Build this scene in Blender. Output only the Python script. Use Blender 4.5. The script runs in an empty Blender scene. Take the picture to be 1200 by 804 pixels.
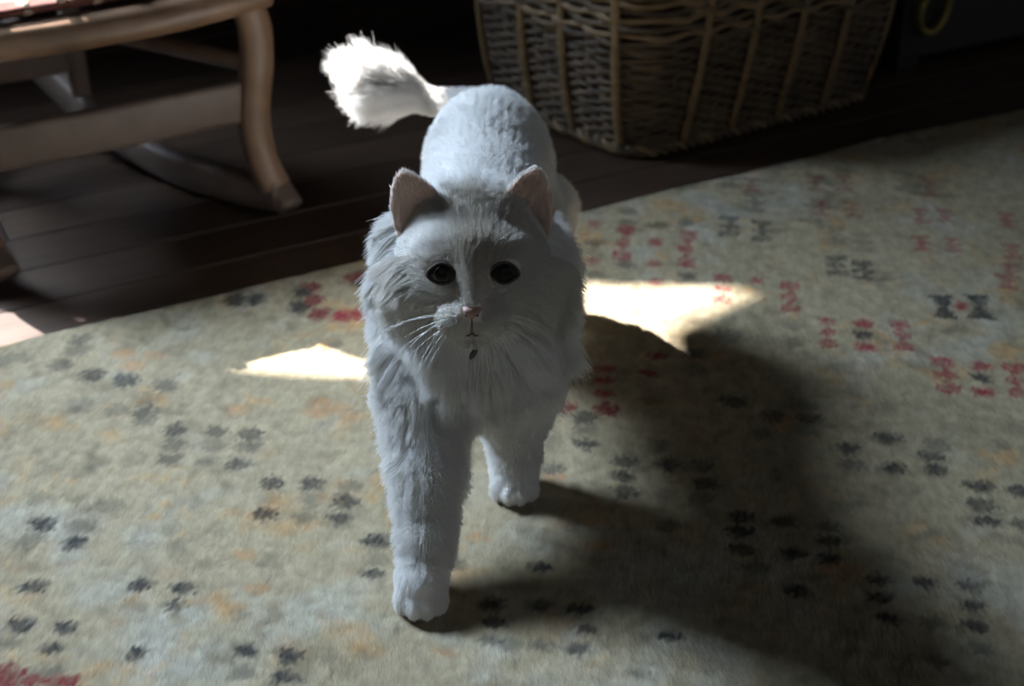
import bpy, bmesh, math, random
import numpy as np
from mathutils import Vector, Matrix

random.seed(4); rng = np.random.default_rng(4)
sc = bpy.context.scene
col = sc.collection

# ------------------------------------------------------------------ camera
CAM_H, PITCH, FPX = 0.75, math.radians(30), 1740.0
cam_d = bpy.data.cameras.new('camera'); cam = bpy.data.objects.new('camera', cam_d); col.objects.link(cam)
cam.location = (0, 0, CAM_H); cam.rotation_euler = (math.radians(60), 0, 0)
cam_d.sensor_width = 36; cam_d.lens = FPX / 1200 * 36
cam_d.dof.use_dof = True; cam_d.dof.focus_distance = 1.06; cam_d.dof.aperture_fstop = 6.3
sc.camera = cam

# ------------------------------------------------------------------ light
sc.view_settings.view_transform = 'Standard'; sc.view_settings.look = 'None'
sc.view_settings.gamma = 1; sc.view_settings.use_curve_mapping = False
sc.view_settings.exposure = 0.22
world = bpy.data.worlds.new('world'); sc.world = world; world.use_nodes = True
world.node_tree.nodes['Background'].inputs[0].default_value = (0.86, 0.93, 1.0, 1)
world.node_tree.nodes['Background'].inputs[1].default_value = 0.145

SUN_AZ, SUN_EL = math.radians(40), math.radians(40)
SUN = Vector((math.cos(SUN_EL)*math.cos(SUN_AZ), -math.cos(SUN_EL)*math.sin(SUN_AZ), -math.sin(SUN_EL)))
sd = bpy.data.lights.new('sun', 'SUN'); sd.energy = 34; sd.angle = math.radians(0.55); sd.color = (1.0, 0.95, 0.92)
so = bpy.data.objects.new('sun', sd); col.objects.link(so)
so.rotation_euler = SUN.to_track_quat('-Z', 'Y').to_euler()

WL = -1.5     # left wall plane
ld = bpy.data.lights.new('window_daylight', 'AREA'); ld.shape = 'RECTANGLE'; ld.size = 0.52; ld.size_y = 0.58
ld.energy = 13.5; ld.color = (0.64, 0.80, 1.0); ld.spread = math.radians(68)
lo = bpy.data.objects.new('window_daylight', ld); col.objects.link(lo)
lo.location = (WL + 0.03, 1.80, 1.24)
lo.rotation_euler = (Vector((-0.05, 0.85, 0.0)) - lo.location).to_track_quat('-Z', 'Y').to_euler()

# ------------------------------------------------------------------ helpers
def ray(px, py):
    u, v = (px-600)/FPX, (py-402)/FPX
    c, s = math.cos(PITCH), math.sin(PITCH)
    return Vector((u, c - v*s, -s - v*c))
def P(px, py, Y):
    d = ray(px, py); return Vector((0, 0, CAM_H)) + d*(Y/d.y)
def G(px, py, z=0.0):
    d = ray(px, py); return Vector((0, 0, CAM_H)) + d*((z-CAM_H)/d.z)

def nodes(name):
    m = bpy.data.materials.new(name); m.use_nodes = True
    nt = m.node_tree; b = nt.nodes['Principled BSDF']; return m, nt, b
def ramp(nt, stops, fac):
    r = nt.nodes.new('ShaderNodeValToRGB')
    e = r.color_ramp.elements
    while len(e) < len(stops): e.new(0.5)
    for k, (p, c) in enumerate(stops): e[k].position = p; e[k].color = (*c, 1)
    nt.links.new(fac, r.inputs[0]); return r.outputs[0]
def noise(nt, scale, detail=4, mapping=(1, 1, 1), src='Object', rough=0.5):
    tc = nt.nodes.new('ShaderNodeTexCoord'); mp = nt.nodes.new('ShaderNodeMapping')
    mp.inputs['Scale'].default_value = mapping
    n = nt.nodes.new('ShaderNodeTexNoise'); n.inputs['Scale'].default_value = scale; n.inputs['Detail'].default_value = detail
    n.inputs['Roughness'].default_value = rough
    nt.links.new(tc.outputs[src], mp.inputs[0]); nt.links.new(mp.outputs[0], n.inputs['Vector'])
    return n.outputs['Fac']
def bump(nt, b, h, strength=0.3, dist=0.002):
    bp = nt.nodes.new('ShaderNodeBump'); bp.inputs['Strength'].default_value = strength; bp.inputs['Distance'].default_value = dist
    nt.links.new(h, bp.inputs['Height']); nt.links.new(bp.outputs[0], b.inputs['Normal'])
def mat_noise(name, c1, c2, scale=30, mapping=(1, 1, 1), rough=0.5, bs=0.3, c3=None, metal=0):
    m, nt, b = nodes(name)
    f = noise(nt, scale, 5, mapping)
    st = [(0.3, c1), (0.7, c2)] if c3 is None else [(0.3, c1), (0.55, c2), (0.75, c3)]
    nt.links.new(ramp(nt, st, f), b.inputs['Base Color'])
    b.inputs['Roughness'].default_value = rough; b.inputs['Metallic'].default_value = metal
    bump(nt, b, f, bs); return m

M_plank = []
for i, (a, c) in enumerate([((.030, .018, .012), (.066, .040, .027)), ((.035, .022, .014), (.078, .047, .031)), ((.026, .015, .010), (.056, .034, .022))]):
    M_plank.append(mat_noise('plank_wood_%s' % 'abc'[i], a, c, 9, (1.2, 16, 1), 0.42, 0.12))
M_sub = mat_noise('subfloor', (.02, .012, .008), (.03, .018, .012), 10)
M_wall = mat_noise('dark_wall', (.030, .026, .024), (.045, .038, .034), 4, rough=.8)
M_ceil = mat_noise('ceiling_paint', (.08, .08, .08), (.10, .10, .10), 4, rough=.9)
M_frame = mat_noise('window_frame_paint', (.5, .5, .48), (.6, .6, .57), 12, rough=.5)
M_dark_cloth = mat_noise('dark_cloth', (.05, .045, .05), (.08, .07, .07), 60, rough=.95)
M_chair = mat_noise('chair_wood', (.13, .075, .043), (.23, .140, .085), 14, (1, 1, 1), .38, .15, (.30, .19, .12))
M_chair_d = mat_noise('chair_wood_worn', (.11, .078, .062), (.17, .125, .10), 18, (1, 1, 1), .5, .15)
M_wick = mat_noise('wicker_weave', (.035, .021, .010), (.085, .055, .027), 22, (1, 1, 1), .6, .4, (.15, .10, .055))
M_stake = mat_noise('wicker_stake', (.13, .080, .035), (.20, .13, .06), 40, (1, 1, 3), .5, .3)
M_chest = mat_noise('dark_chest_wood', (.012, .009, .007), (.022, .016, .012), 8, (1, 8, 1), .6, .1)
M_brass = mat_noise('aged_brass', (.22, .17, .05), (.38, .30, .10), 40, rough=.45, metal=.6)
M_cloth = mat_noise('seat_cord_red', (.12, .035, .025), (.19, .06, .04), 80, rough=.85)
M_cord = mat_noise('seat_cord_cream', (.40, .30, .22), (.55, .43, .33), 80, rough=.85)

def link(name, me, parent=None, loc=None, m=None):
    o = bpy.data.objects.new(name, me); col.objects.link(o)
    if m is not None and me is not None and not me.materials: me.materials.append(m)
    if loc is not None: o.location = loc
    if parent is not None: o.parent = parent
    return o
def tag(o, label=None, cat=None, group=None, kind=None):
    for k, v in (('label', label), ('category', cat), ('group', group), ('kind', kind)):
        if v: o[k] = v
    return o
def mesh_from(name, V, F, smooth=True):
    me = bpy.data.meshes.new(name); me.from_pydata([tuple(v) for v in V], [], F)
    if smooth: me.polygons.foreach_set('use_smooth', [True]*len(me.polygons))
    me.update(); return me
def bm_mesh(name, bm, smooth=False):
    bmesh.ops.recalc_face_normals(bm, faces=bm.faces)
    me = bpy.data.meshes.new(name); bm.to_mesh(me); bm.free()
    if smooth: me.polygons.foreach_set('use_smooth', [True]*len(me.polygons))
    return me
def add_box(bm, c, size, rz=0, bevel=0):
    r = bmesh.ops.create_cube(bm, size=1)
    vs = r['verts']
    bmesh.ops.scale(bm, vec=size, verts=vs)
    if bevel:
        es = list({e for v in vs for e in v.link_edges})
        q = bmesh.ops.bevel(bm, geom=es, offset=bevel, segments=2, affect='EDGES', profile=.6)
        vs = [v for v in q['verts']]
        vs = list({v for f in q['faces'] for v in f.verts} | set(v for v in r['verts'] if v.is_valid))
    if rz: bmesh.ops.rotate(bm, cent=(0, 0, 0), matrix=Matrix.Rotation(rz, 3, 'Z'), verts=vs)
    bmesh.ops.translate(bm, vec=c, verts=vs)
def sweep(V, F, pts, w, h, n=12, power=2.6, side=None, closed=False, up=Vector((0, 0, 1))):
    """rounded-rectangular (superellipse) section swept along pts; w across, h along 'up'; w,h scalars or lists"""
    pts = [Vector(p) for p in pts]; N = len(pts); base = len(V)
    for i, p in enumerate(pts):
        if closed: t = pts[(i+1) % N] - pts[i-1]
        else: t = pts[min(i+1, N-1)] - pts[max(i-1, 0)]
        t.normalize()
        s = side.copy() if side is not None else t.cross(up)
        s = (s - t*s.dot(t))
        if s.length < 1e-5: s = t.orthogonal()
        s.normalize(); u = s.cross(t)
        wi = w[i] if hasattr(w, '__len__') else w; hi = h[i] if hasattr(h, '__len__') else h
        for k in range(n):
            a = 2*math.pi*k/n; ca, sa = math.cos(a), math.sin(a)
            V.append(p + s*(wi/2*math.copysign(abs(ca)**(2/power), ca)) + u*(hi/2*math.copysign(abs(sa)**(2/power), sa)))
    for i in range(N if closed else N-1):
        j = (i+1) % N
        for k in range(n):
            l = (k+1) % n
            F.append((base+i*n+k, base+i*n+l, base+j*n+l, base+j*n+k))
    if not closed:
        F.append(tuple(base+k for k in range(n))[::-1]); F.append(tuple(base+(N-1)*n+k for k in range(n)))
def smooth_path(pts, k=6):
    pts = [Vector(p) for p in pts]; out = []
    for i in range(len(pts)-1):
        p0, p1, p2, p3 = pts[max(i-1, 0)], pts[i], pts[i+1], pts[min(i+2, len(pts)-1)]
        for j in range(k):
            t = j/k
            out.append(0.5*((2*p1)+(-p0+p2)*t+(2*p0-5*p1+4*p2-p3)*t*t+(-p0+3*p1-3*p2+p3)*t**3))
    out.append(pts[-1]); return out
def swept(name, pts, w, h, m, parent, loc, **kw):
    V, F = [], []
    L = Vector(loc)
    sweep(V, F, [Vector(p)-L for p in pts], w, h, **kw)
    return link(name, mesh_from(name, V, F), parent, None, m)

# ------------------------------------------------------------------ setting
ROOM = math.radians(28.5)
er = Vector((math.cos(ROOM), math.sin(ROOM), 0)); en = Vector((-math.sin(ROOM), math.cos(ROOM), 0))   # along rug edge, away
RE = G(0, 412); RE2 = G(1200, 130)
er = (RE2-RE); er.z = 0; er.normalize(); en = Vector((-er.y, er.x, 0)); ROOM = math.atan2(er.y, er.x)

bm = bmesh.new(); add_box(bm, (0.3, 1.2, -0.035), (5.2, 5.2, 0.03))
floor = link('floor', bm_mesh('floor', bm), m=M_sub); tag(floor, kind='structure')
PW = 0.085
plank_meshes = []
for L in (0.9, 1.2, 1.5):
    for mi in range(3):
        bm = bmesh.new(); add_box(bm, (0, 0, 0), (L-0.002, PW-0.0025, 0.02), 0, 0.0012)
        me = bm_mesh('plank', bm); me.materials.append(M_plank[mi]); plank_meshes.append((L, me))
org = Vector((-.512, 1.28, 0))
row = 0
for r in range(-19, 18):
    a = -2.3 + random.uniform(-.6, 0)
    while a < 2.6:
        L, me = random.choice(plank_meshes)
        c = org + er*(a+L/2) + en*((r+.5)*PW)
        if -1.55 < c.x - 0 < 2.6 and -.6 < c.y < 3.2:
            o = link('plank', me, floor, (c.x, c.y, -0.0101+random.uniform(-.0003, .0001))); o.rotation_euler.z = ROOM
        a += L

# back wall, parallel to the room direction
def wall_box(name, p0, p1, h, th, m, z0=0):
    bm = bmesh.new(); p0, p1 = Vector(p0), Vector(p1); d = p1-p0
    add_box(bm, (0, 0, h/2+z0), (d.length, th, h), 0)
    o = link(name, bm_mesh(name, bm), None, ((p0+p1)/2).to_tuple(), m); o.rotation_euler.z = math.atan2(d.y, d.x); tag(o, kind='structure'); return o
bk0 = Vector((-1.56, 0, 0)); bk0.y = 3.25
bk1 = Vector((2.9, 0, 0)); bk1.y = 3.25
YT = bk0.y
wb = wall_box('wall_back', bk0, bk1, 2.6, .08, M_wall)
wall_box('baseboard_back', bk0 + Vector((.02, -.052, 0)), bk1 + Vector((0, -.052, 0)), .11, .018, M_wall)
ce = bmesh.new(); add_box(ce, (0.6, 1.0, 2.64), (4.9, 5.6, .08)); tag(link('ceiling', bm_mesh('ceiling', ce), m=M_ceil), kind='structure')

# left wall: a slab with two window openings, built from pieces of one mesh
ys, ye = -1.6, 3.6
floor_poly = [(-260, 352), (62, 366), (76, 376), (190, 386), (450, 374), (700, 345), (893, 352), (795, 400), (800, 430), (775, 500), (600, 500), (480, 455), (300, 446), (205, 428), (150, 396), (72, 386), (15, 414), (-260, 420)]
hole = []
for (px, py) in floor_poly:
    g = G(px, py); t = (g.x - (WL-.117))/SUN.x
    q = g - SUN*t; hole.append((q.y, q.z))
hy0, hy1 = min(h[0] for h in hole), max(h[0] for h in hole); hz0, hz1 = min(h[1] for h in hole), max(h[1] for h in hole)
print('hole', hy0, hy1, hz0, hz1)
W1 = (1.50, hy1+.04, .88, hz1+.04)      # left half covered by the added sheet; the daylight area lamp stands before it
bm = bmesh.new()
yb = sorted({ys, ye, W1[0], W1[1]}); zb = sorted({0, 2.6, W1[2], W1[3]})
for i in range(len(yb)-1):
    for k in range(len(zb)-1):
        yc, zc = (yb[i]+yb[i+1])/2, (zb[k]+zb[k+1])/2
        if any(w[0] < yc < w[1] and w[2] < zc < w[3] for w in (W1,)): continue
        add_box(bm, (WL-.05, yc, zc), (.1, yb[i+1]-yb[i], zb[k+1]-zb[k]))
tag(link('wall_left', bm_mesh('wall_left', bm), m=M_wall), kind='structure')
for n, w in (('window_1', W1),):
    bm = bmesh.new()
    for (yc, zc, sy, sz) in (((w[0]+w[1])/2, w[2]-.01, w[1]-w[0]+.08, .05), ((w[0]+w[1])/2, w[3]+.01, w[1]-w[0]+.08, .05), (w[0]-.015, (w[2]+w[3])/2, .05, w[3]-w[2]), (w[1]+.015, (w[2]+w[3])/2, .05, w[3]-w[2])):
        add_box(bm, (WL-.06, yc, zc), (.13, sy, sz), 0, .004)
    tag(link(n, bm_mesh(n, bm), m=M_frame), kind='structure')
# unseen sheet added to block the sun, gap cut to the wanted sun patches
bm = bmesh.new()
def loop_edges(pts):
    vs = [bm.verts.new((WL-.117, a, b)) for a, b in pts]
    return [bm.edges.new((vs[i], vs[(i+1) % len(vs)])) for i in range(len(vs))]
E = loop_edges([(W1[0]-.06, W1[2]-.06), (W1[1]+.06, W1[2]-.06), (W1[1]+.06, W1[3]+.06), (W1[0]-.06, W1[3]+.06)]) + loop_edges(hole)
bmesh.ops.triangle_fill(bm, use_beauty=True, use_dissolve=False, edges=E)
r = bmesh.ops.extrude_face_region(bm, geom=bm.faces[:])
bmesh.ops.translate(bm, vec=(-.004, 0, 0), verts=[v for v in r['geom'] if isinstance(v, bmesh.types.BMVert)])
cu = link('sun_mask', bm_mesh('sun_mask', bm), m=M_dark_cloth)
tag(cu, 'unseen dark sheet added to shape the sun beam', 'sun_mask')

# ------------------------------------------------------------------ rug
def rug():
    rot = math.atan2(er.y, er.x)
    LX, LY, ST = 2.5, 1.75, 0.0033
    off_x = -0.75                                     # rug start along er, measured from RE
    nx, ny = int(LX/ST), int(LY/ST)
    a = off_x + np.arange(nx)*ST; b = -LY + .003 + np.arange(ny)*ST
    A_, B_ = np.meshgrid(a, b, indexing='ij')
    # gently wavering edges
    edge = 0.004*np.sin(A_*7)+0.003*np.sin(A_*17+1)
    X = RE.x + er.x*A_ + en.x*(B_+edge); Y = RE.y + er.y*A_ + en.y*(B_+edge)
    def lat(shape, seed, scale):
        r = np.random.default_rng(seed)
        gx, gy = int(LX/scale)+3, int(LY/scale)+3
        g = r.random((gx, gy))
        fx = (A_-off_x)/scale; fy = (B_+LY)/scale
        ix, iy = np.clip(fx.astype(int), 0, gx-2), np.clip(fy.astype(int), 0, gy-2); tx, ty = fx-ix, fy-iy
        tx = tx*tx*(3-2*tx); ty = ty*ty*(3-2*ty)
        return (g[ix, iy]*(1-tx)*(1-ty)+g[ix+1, iy]*tx*(1-ty)+g[ix, iy+1]*(1-tx)*ty+g[ix+1, iy+1]*tx*ty)
    n1 = lat(0, 1, .11); n2 = lat(0, 2, .028); n3 = lat(0, 3, .012); n4 = lat(0, 4, .045); n5 = lat(0, 5, .0068)
    base = np.array([.43, .36, .235]); yel = np.array([.48, .31, .15]); gry = np.array([.46, .425, .335]); dk = np.array([.28, .235, .155])
    C = np.empty(A_.shape+(3,)); C[:] = base
    def mix(mask, c): 
        mask = np.clip(mask, 0, 1)[..., None]; C[:] = C*(1-mask)+c*mask
    mix((n1*.6+n2*.5-.55)*3.0, gry)
    mix((n4*.7+n3*.45-.72)*3.5, yel)
    mix((lat(0, 9, .03)*.6+lat(0, 10, .01)*.5-.66)*3, dk)
    C *= (0.86+.28*n5)[..., None]*(0.93+.14*n3)[..., None]
    # woven motifs, each a small knotted blot standing at its place on the rug
    NA = np.radians(-8)
    wx = X*np.cos(NA)+Y*np.sin(NA); wy = -X*np.sin(NA)+Y*np.cos(NA)
    # knot grid cells of 4.2 mm
    K = .0034
    kx = (np.floor(wx/K)+.5)*K; ky = (np.floor(wy/K)+.5)*K
    rh = np.random.default_rng(11); tab = rh.random((4096,))
    hs = tab[(np.floor(wx/K).astype(np.int64)*73+np.floor(wy/K).astype(np.int64)*179) % 4096]
    BL = np.array([.045, .045, .045]); RD = np.array([.30, .032, .050]); OR = np.array([.50, .25, .10]); DR = np.array([.20, .03, .035])
    inkc = {'k': BL, 'r': RD, 'o': OR, 'd': DR}
    strk = .65*tab[(np.floor(wx/.0030).astype(np.int64)*97+np.floor((wy+.004*np.sin(wx*900))/.011).astype(np.int64)*211) % 4096]+.35*tab[(np.floor(wx/.0034).astype(np.int64)*41+np.floor(wy/.0034).astype(np.int64)*389) % 4096]
    ink = np.zeros(A_.shape); inkC = np.zeros(C.shape)
    def blot(px, py, c='k', s=1.0, w=30, h=15, form=0):
        g = G(px, py, .008); gx, gy = g.x*math.cos(NA)+g.y*math.sin(NA), -g.x*math.sin(NA)+g.y*math.cos(NA)
        d = ray(px, py); zc = (g.y*math.cos(PITCH)+(CAM_H)*math.sin(PITCH)); ang = -d.z/d.length
        hw = w/2/FPX*zc; hh = h/2/FPX*zc/ang
        sel = (abs(wx-gx) < hw*1.5) & (abs(wy-gy) < hh*1.5)
        u = (kx[sel]-gx)/hw; v = (ky[sel]-gy)/hh; e = hs[sel]
        if form == 0:      # diamond blot with a crossbar and little feet
            m = np.clip((1.08-np.sqrt(u*u*.8+v*v*.8)+.10*np.cos(u*8)*(v > .1) + (e-.5)*.5)*2.0, 0, 1)
        elif form == 1:    # hourglass
            m = np.clip((.35+abs(v)*.55-abs(u) + (e-.5)*.3)*4, 0, 1)*(abs(v) < 1.05)
        else:              # E-shaped ladder
            m = ((abs(v) < .18)*(abs(u) < .9) | ((abs(abs(v)-.78) < .26)*(abs(u) < 1.0)) | (abs(u) < .3)*(abs(v) < 1.)).astype(float)*(.35+.65*e)
        m = m*s*(.62+.55*strk[sel])
        m = np.clip(m, 0, .97)
        old = ink[sel]; ink[sel] = np.maximum(old, m)
        cc = inkC[sel]; rep = m > old; cc[rep] = inkc[c]; inkC[sel] = cc
    R = random.Random(5)
    # left field (black, small rows)
    for (x, y, s) in [(50,615,.95),(97,618,.45),(38,634,.5),(86,637,1),(41,689,.95),(165,687,1),(215,690,.95),(158,711,.35),(205,711,.8),
        (24,733,.95),(75,737,.9),(62,761,.9),(8,755,.5),(161,767,1),(288,764,1),(338,770,1),(285,789,.5),(333,794,.95),(283,722,.35),(10,784,.6),(60,788,.6),
        (205,503,.85),(254,506,.7),(294,510,.75),(205,520,.6),(252,522,.4),(292,524,.55),(197,539,.7),(243,541,.35),(280,544,.75),(160,537,.25),
        (318,566,.9),(366,567,.8),(410,570,.5),(315,583,.3),(365,584,.4),(405,588,.85),(311,603,.95),(356,606,.5),(398,608,.8),
        (440,635,.95),(440,655,.4),(436,674,.9),(530,662,.7),(170,483,.75),(93,475,.45),(135,480,.5),(172,490,.5),(92,477,.3),(40,495,.3),(170,468,.4),(110,440,.8),(148,447,.8),(193,452,.6),
        (93,400,.6),(70,427,.6),(25,420,.45),(88,412,.5),(5,423,.5),(60,550,.3),(100,553,.3),(45,585,.35),(128,592,.4),(165,640,.25),(200,620,.25),(245,662,.3),(225,590,.25),(378,722,.25),(425,768,.3),
        (205,413,.2),(320,413,.25),(386,402,.3),(395,425,.35),(345,430,.15)]:
        blot(x, y, 'k', s, R.uniform(29, 36), R.uniform(14, 18))
    # right of the cat
    for (x, y, s) in [(686,489,.8),(686,503,.5),(686,520,.85),(645,518,.4),(646,550,.7),(732,541,.75),(783,544,.9),(824,547,.7),(730,558,.9),(828,566,.8),(732,577,.8),(778,580,.4),(822,585,.5),(783,617,.5),
        (868,607,.9),(920,612,.9),(968,617,.7),(868,624,.95),(972,634,.85),(870,646,.85),(930,650,1),(972,655,.95),(885,667,.6),(932,692,1),
        (632,666,1),(578,709,.9),(633,711,.8),(682,716,.9),(578,731,.95),(685,738,.8),(785,747,1),(577,752,.7),(633,757,.6),(676,762,.9),(600,757,.4),
        (1030,680,.9),(1085,684,.9),(1137,688,.75),(1032,702,.9),(1140,711,.85),(1042,725,1),(1092,730,.6),(1142,735,.9),(1098,775,.6),(745,790,.5),(1150,760,.4),(1090,770,.4),
        (994,526,.8),(1040,514,.9),(1098,522,.5),(1092,535,.8),(998,545,.6),(1048,549,1),(1097,551,.9),(1148,570,.9),(1152,592,.8),(1156,611,.95),(1196,576,.9),(1199,615,.7),
        (940,475,.5),(948,490,.8),(905,488,.7),(945,505,.4),(860,470,.8),(895,508,.5),(1040,478,.3),(800,545,.3),(1175,520,.3),(1130,500,.25),
        (810,375,.5),(855,393,.6),(928,380,.4),(893,398,.3),(930,400,.5),(815,415,.7),(850,395,.5),(812,433,.4),(765,470,.4),(985,430,.3),(1080,430,.3)]:
        blot(x, y, 'k', s, R.uniform(29, 36), R.uniform(13, 17))
    for (x, y, s) in [(858,210,.6),(885,238,.7),(855,266,.9),(893,271,.95),(980,311,.95),(1012,318,1),(975,275,.4),(1010,283,.4),(950,250,.4),(905,205,.4),(1075,218,.7),(1060,212,.5),(1100,220,.5)]:
        blot(x, y, 'k', s, 26, 22, 2)
    for (x, y) in [(730,285),(805,292)]: blot(x, y, 'r', .95, 20, 40, 2)
    for (x, y) in [(768,284),(768,310),(768,331),(886,329)]: blot(x, y, 'r', .75, 18, 9)
    for (x, y) in [(697,262),(693,307)]: blot(x, y, 'r', .6, 18, 9)
    for (x, y) in [(848,339),(925,347),(970,390),(1057,394)]: blot(x, y, 'r', 1, 22, 34, 2)
    for (x, y, c) in [(1012,380,'r'),(1012,393,'k'),(1014,408,'r'),(1150,430,'r'),(1150,443,'k'),(1152,460,'r')]: blot(x, y, c, .95, 26, 11)
    for (x, y) in [(1108,440),(1192,445)]: blot(x, y, 'r', 1, 28, 38, 2)
    for (x, y) in [(955,215),(988,215),(962,244),(998,246),(1078,253),(1108,253),(1080,285),(1117,288),(1180,258),(1184,318),(1186,295),(1090,222),(880,150+68),(1180,330)]:
        blot(x, y, 'd' if y < 250 else 'r', .8, 20, 17, 2)
    for (x, y) in [(732,330),(732,310),(805,325),(697,285),(697,322),(805,262),(770,265),(733,262),(735,248)]: blot(x, y, 'k', .6, 24, 9)
    for (x, y) in [(1105,360),(1148,360)]: blot(x, y, 'k', .95, 40, 26, 1)
    blot(1126, 360, 'r', .9, 16, 12)
    for (x, y) in [(660,478),(710,480)]: blot(x, y, 'd', 1, 32, 17)
    for (x, y) in [(708,433),(710,447),(708,462),(668,432),(772,417),(760,437)]: blot(x, y, 'r', .9, 28, 9)
    for (x, y, c) in [(355,343,'k'),(350,360,'k'),(368,352,'d'),(374,368,'d'),(400,371,'r'),(362,338,'d'),(418,369,'r'),(458,412,'r'),(417,325,'d'),(424,328,'k'),(300,352,'k'),(275,353,'k')]: blot(x, y, c, .95, 26, 15)
    for (x, y) in [(10,790),(40,798),(75,800),(5,800)]: blot(x, y, 'd', .9, 46, 18)
    for (x, y) in [(145,415),(180,418),(160,430),(395,478),(412,490),(375,472),(370,484),(280,480),(285,650),(300,690),(520,765),(650,560),(700,640),(560,630)]: blot(x, y, 'o', .55, 30, 12)
    for _ in range(160):
        blot(R.uniform(0, 1200), R.uniform(200, 800), R.choice('kkoo'), R.uniform(.08, .22), R.uniform(18, 34), R.uniform(8, 14))
    f = ink[..., None]; C = C*(1-f)+inkC*f
    C = C*(.84+.30*strk)[..., None]*.74
    C = np.clip(C, 0, 1)
    Z = .0085 + .0011*(n5-.5) + .0012*(n3-.5) + .002*(n1-.5) - .0012*ink*0
    # round the rim down to the floor
    dist = np.minimum(np.minimum(A_-a[0], a[-1]-A_), np.minimum(B_-b[0], b[-1]-B_))
    Z = np.where(dist < .008, Z*np.sqrt(np.clip(1-(1-dist/.008)**2, 0, 1))+.0006, Z)
    loc = Vector((RE.x, RE.y, 0)) + er*(off_x+LX/2) - en*(LY/2)
    co = np.stack([X-loc.x, Y-loc.y, Z], -1).reshape(-1, 3)
    idx = np.arange(nx*ny).reshape(nx, ny)
    q = np.stack([idx[:-1, :-1], idx[1:, :-1], idx[1:, 1:], idx[:-1, 1:]], -1).reshape(-1, 4)
    me = bpy.data.meshes.new('rug'); me.vertices.add(len(co)); me.vertices.foreach_set('co', co.ravel())
    me.loops.add(q.size); me.loops.foreach_set('vertex_index', q.ravel().astype(np.int32))
    me.polygons.add(len(q)); me.polygons.foreach_set('loop_start', np.arange(0, q.size, 4, dtype=np.int32))
    me.polygons.foreach_set('use_smooth', np.ones(len(q), bool))
    me.update(calc_edges=True)
    at = me.color_attributes.new('wool', 'FLOAT_COLOR', 'POINT')
    at.data.foreach_set('color', np.concatenate([C.reshape(-1, 3), np.ones((nx*ny, 1))], 1).ravel())
    m, nt, bs = nodes('rug_wool')
    an = nt.nodes.new('ShaderNodeAttribute'); an.attribute_name = 'wool'
    nt.links.new(an.outputs['Color'], bs.inputs['Base Color'])
    bs.inputs['Roughness'].default_value = .95; bs.inputs['Specular IOR Level'].default_value = .1
    f = noise(nt, 300, 3, (1, .35, 1)); bump(nt, bs, f, .6, .002)
    me.materials.append(m)
    o = link('rug', me, None, loc)
    tag(o, 'cream hand-knotted wool rug with small black and red tribal motifs', 'rug')
    return o
RUG_TOP = .0085
rug()

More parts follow.
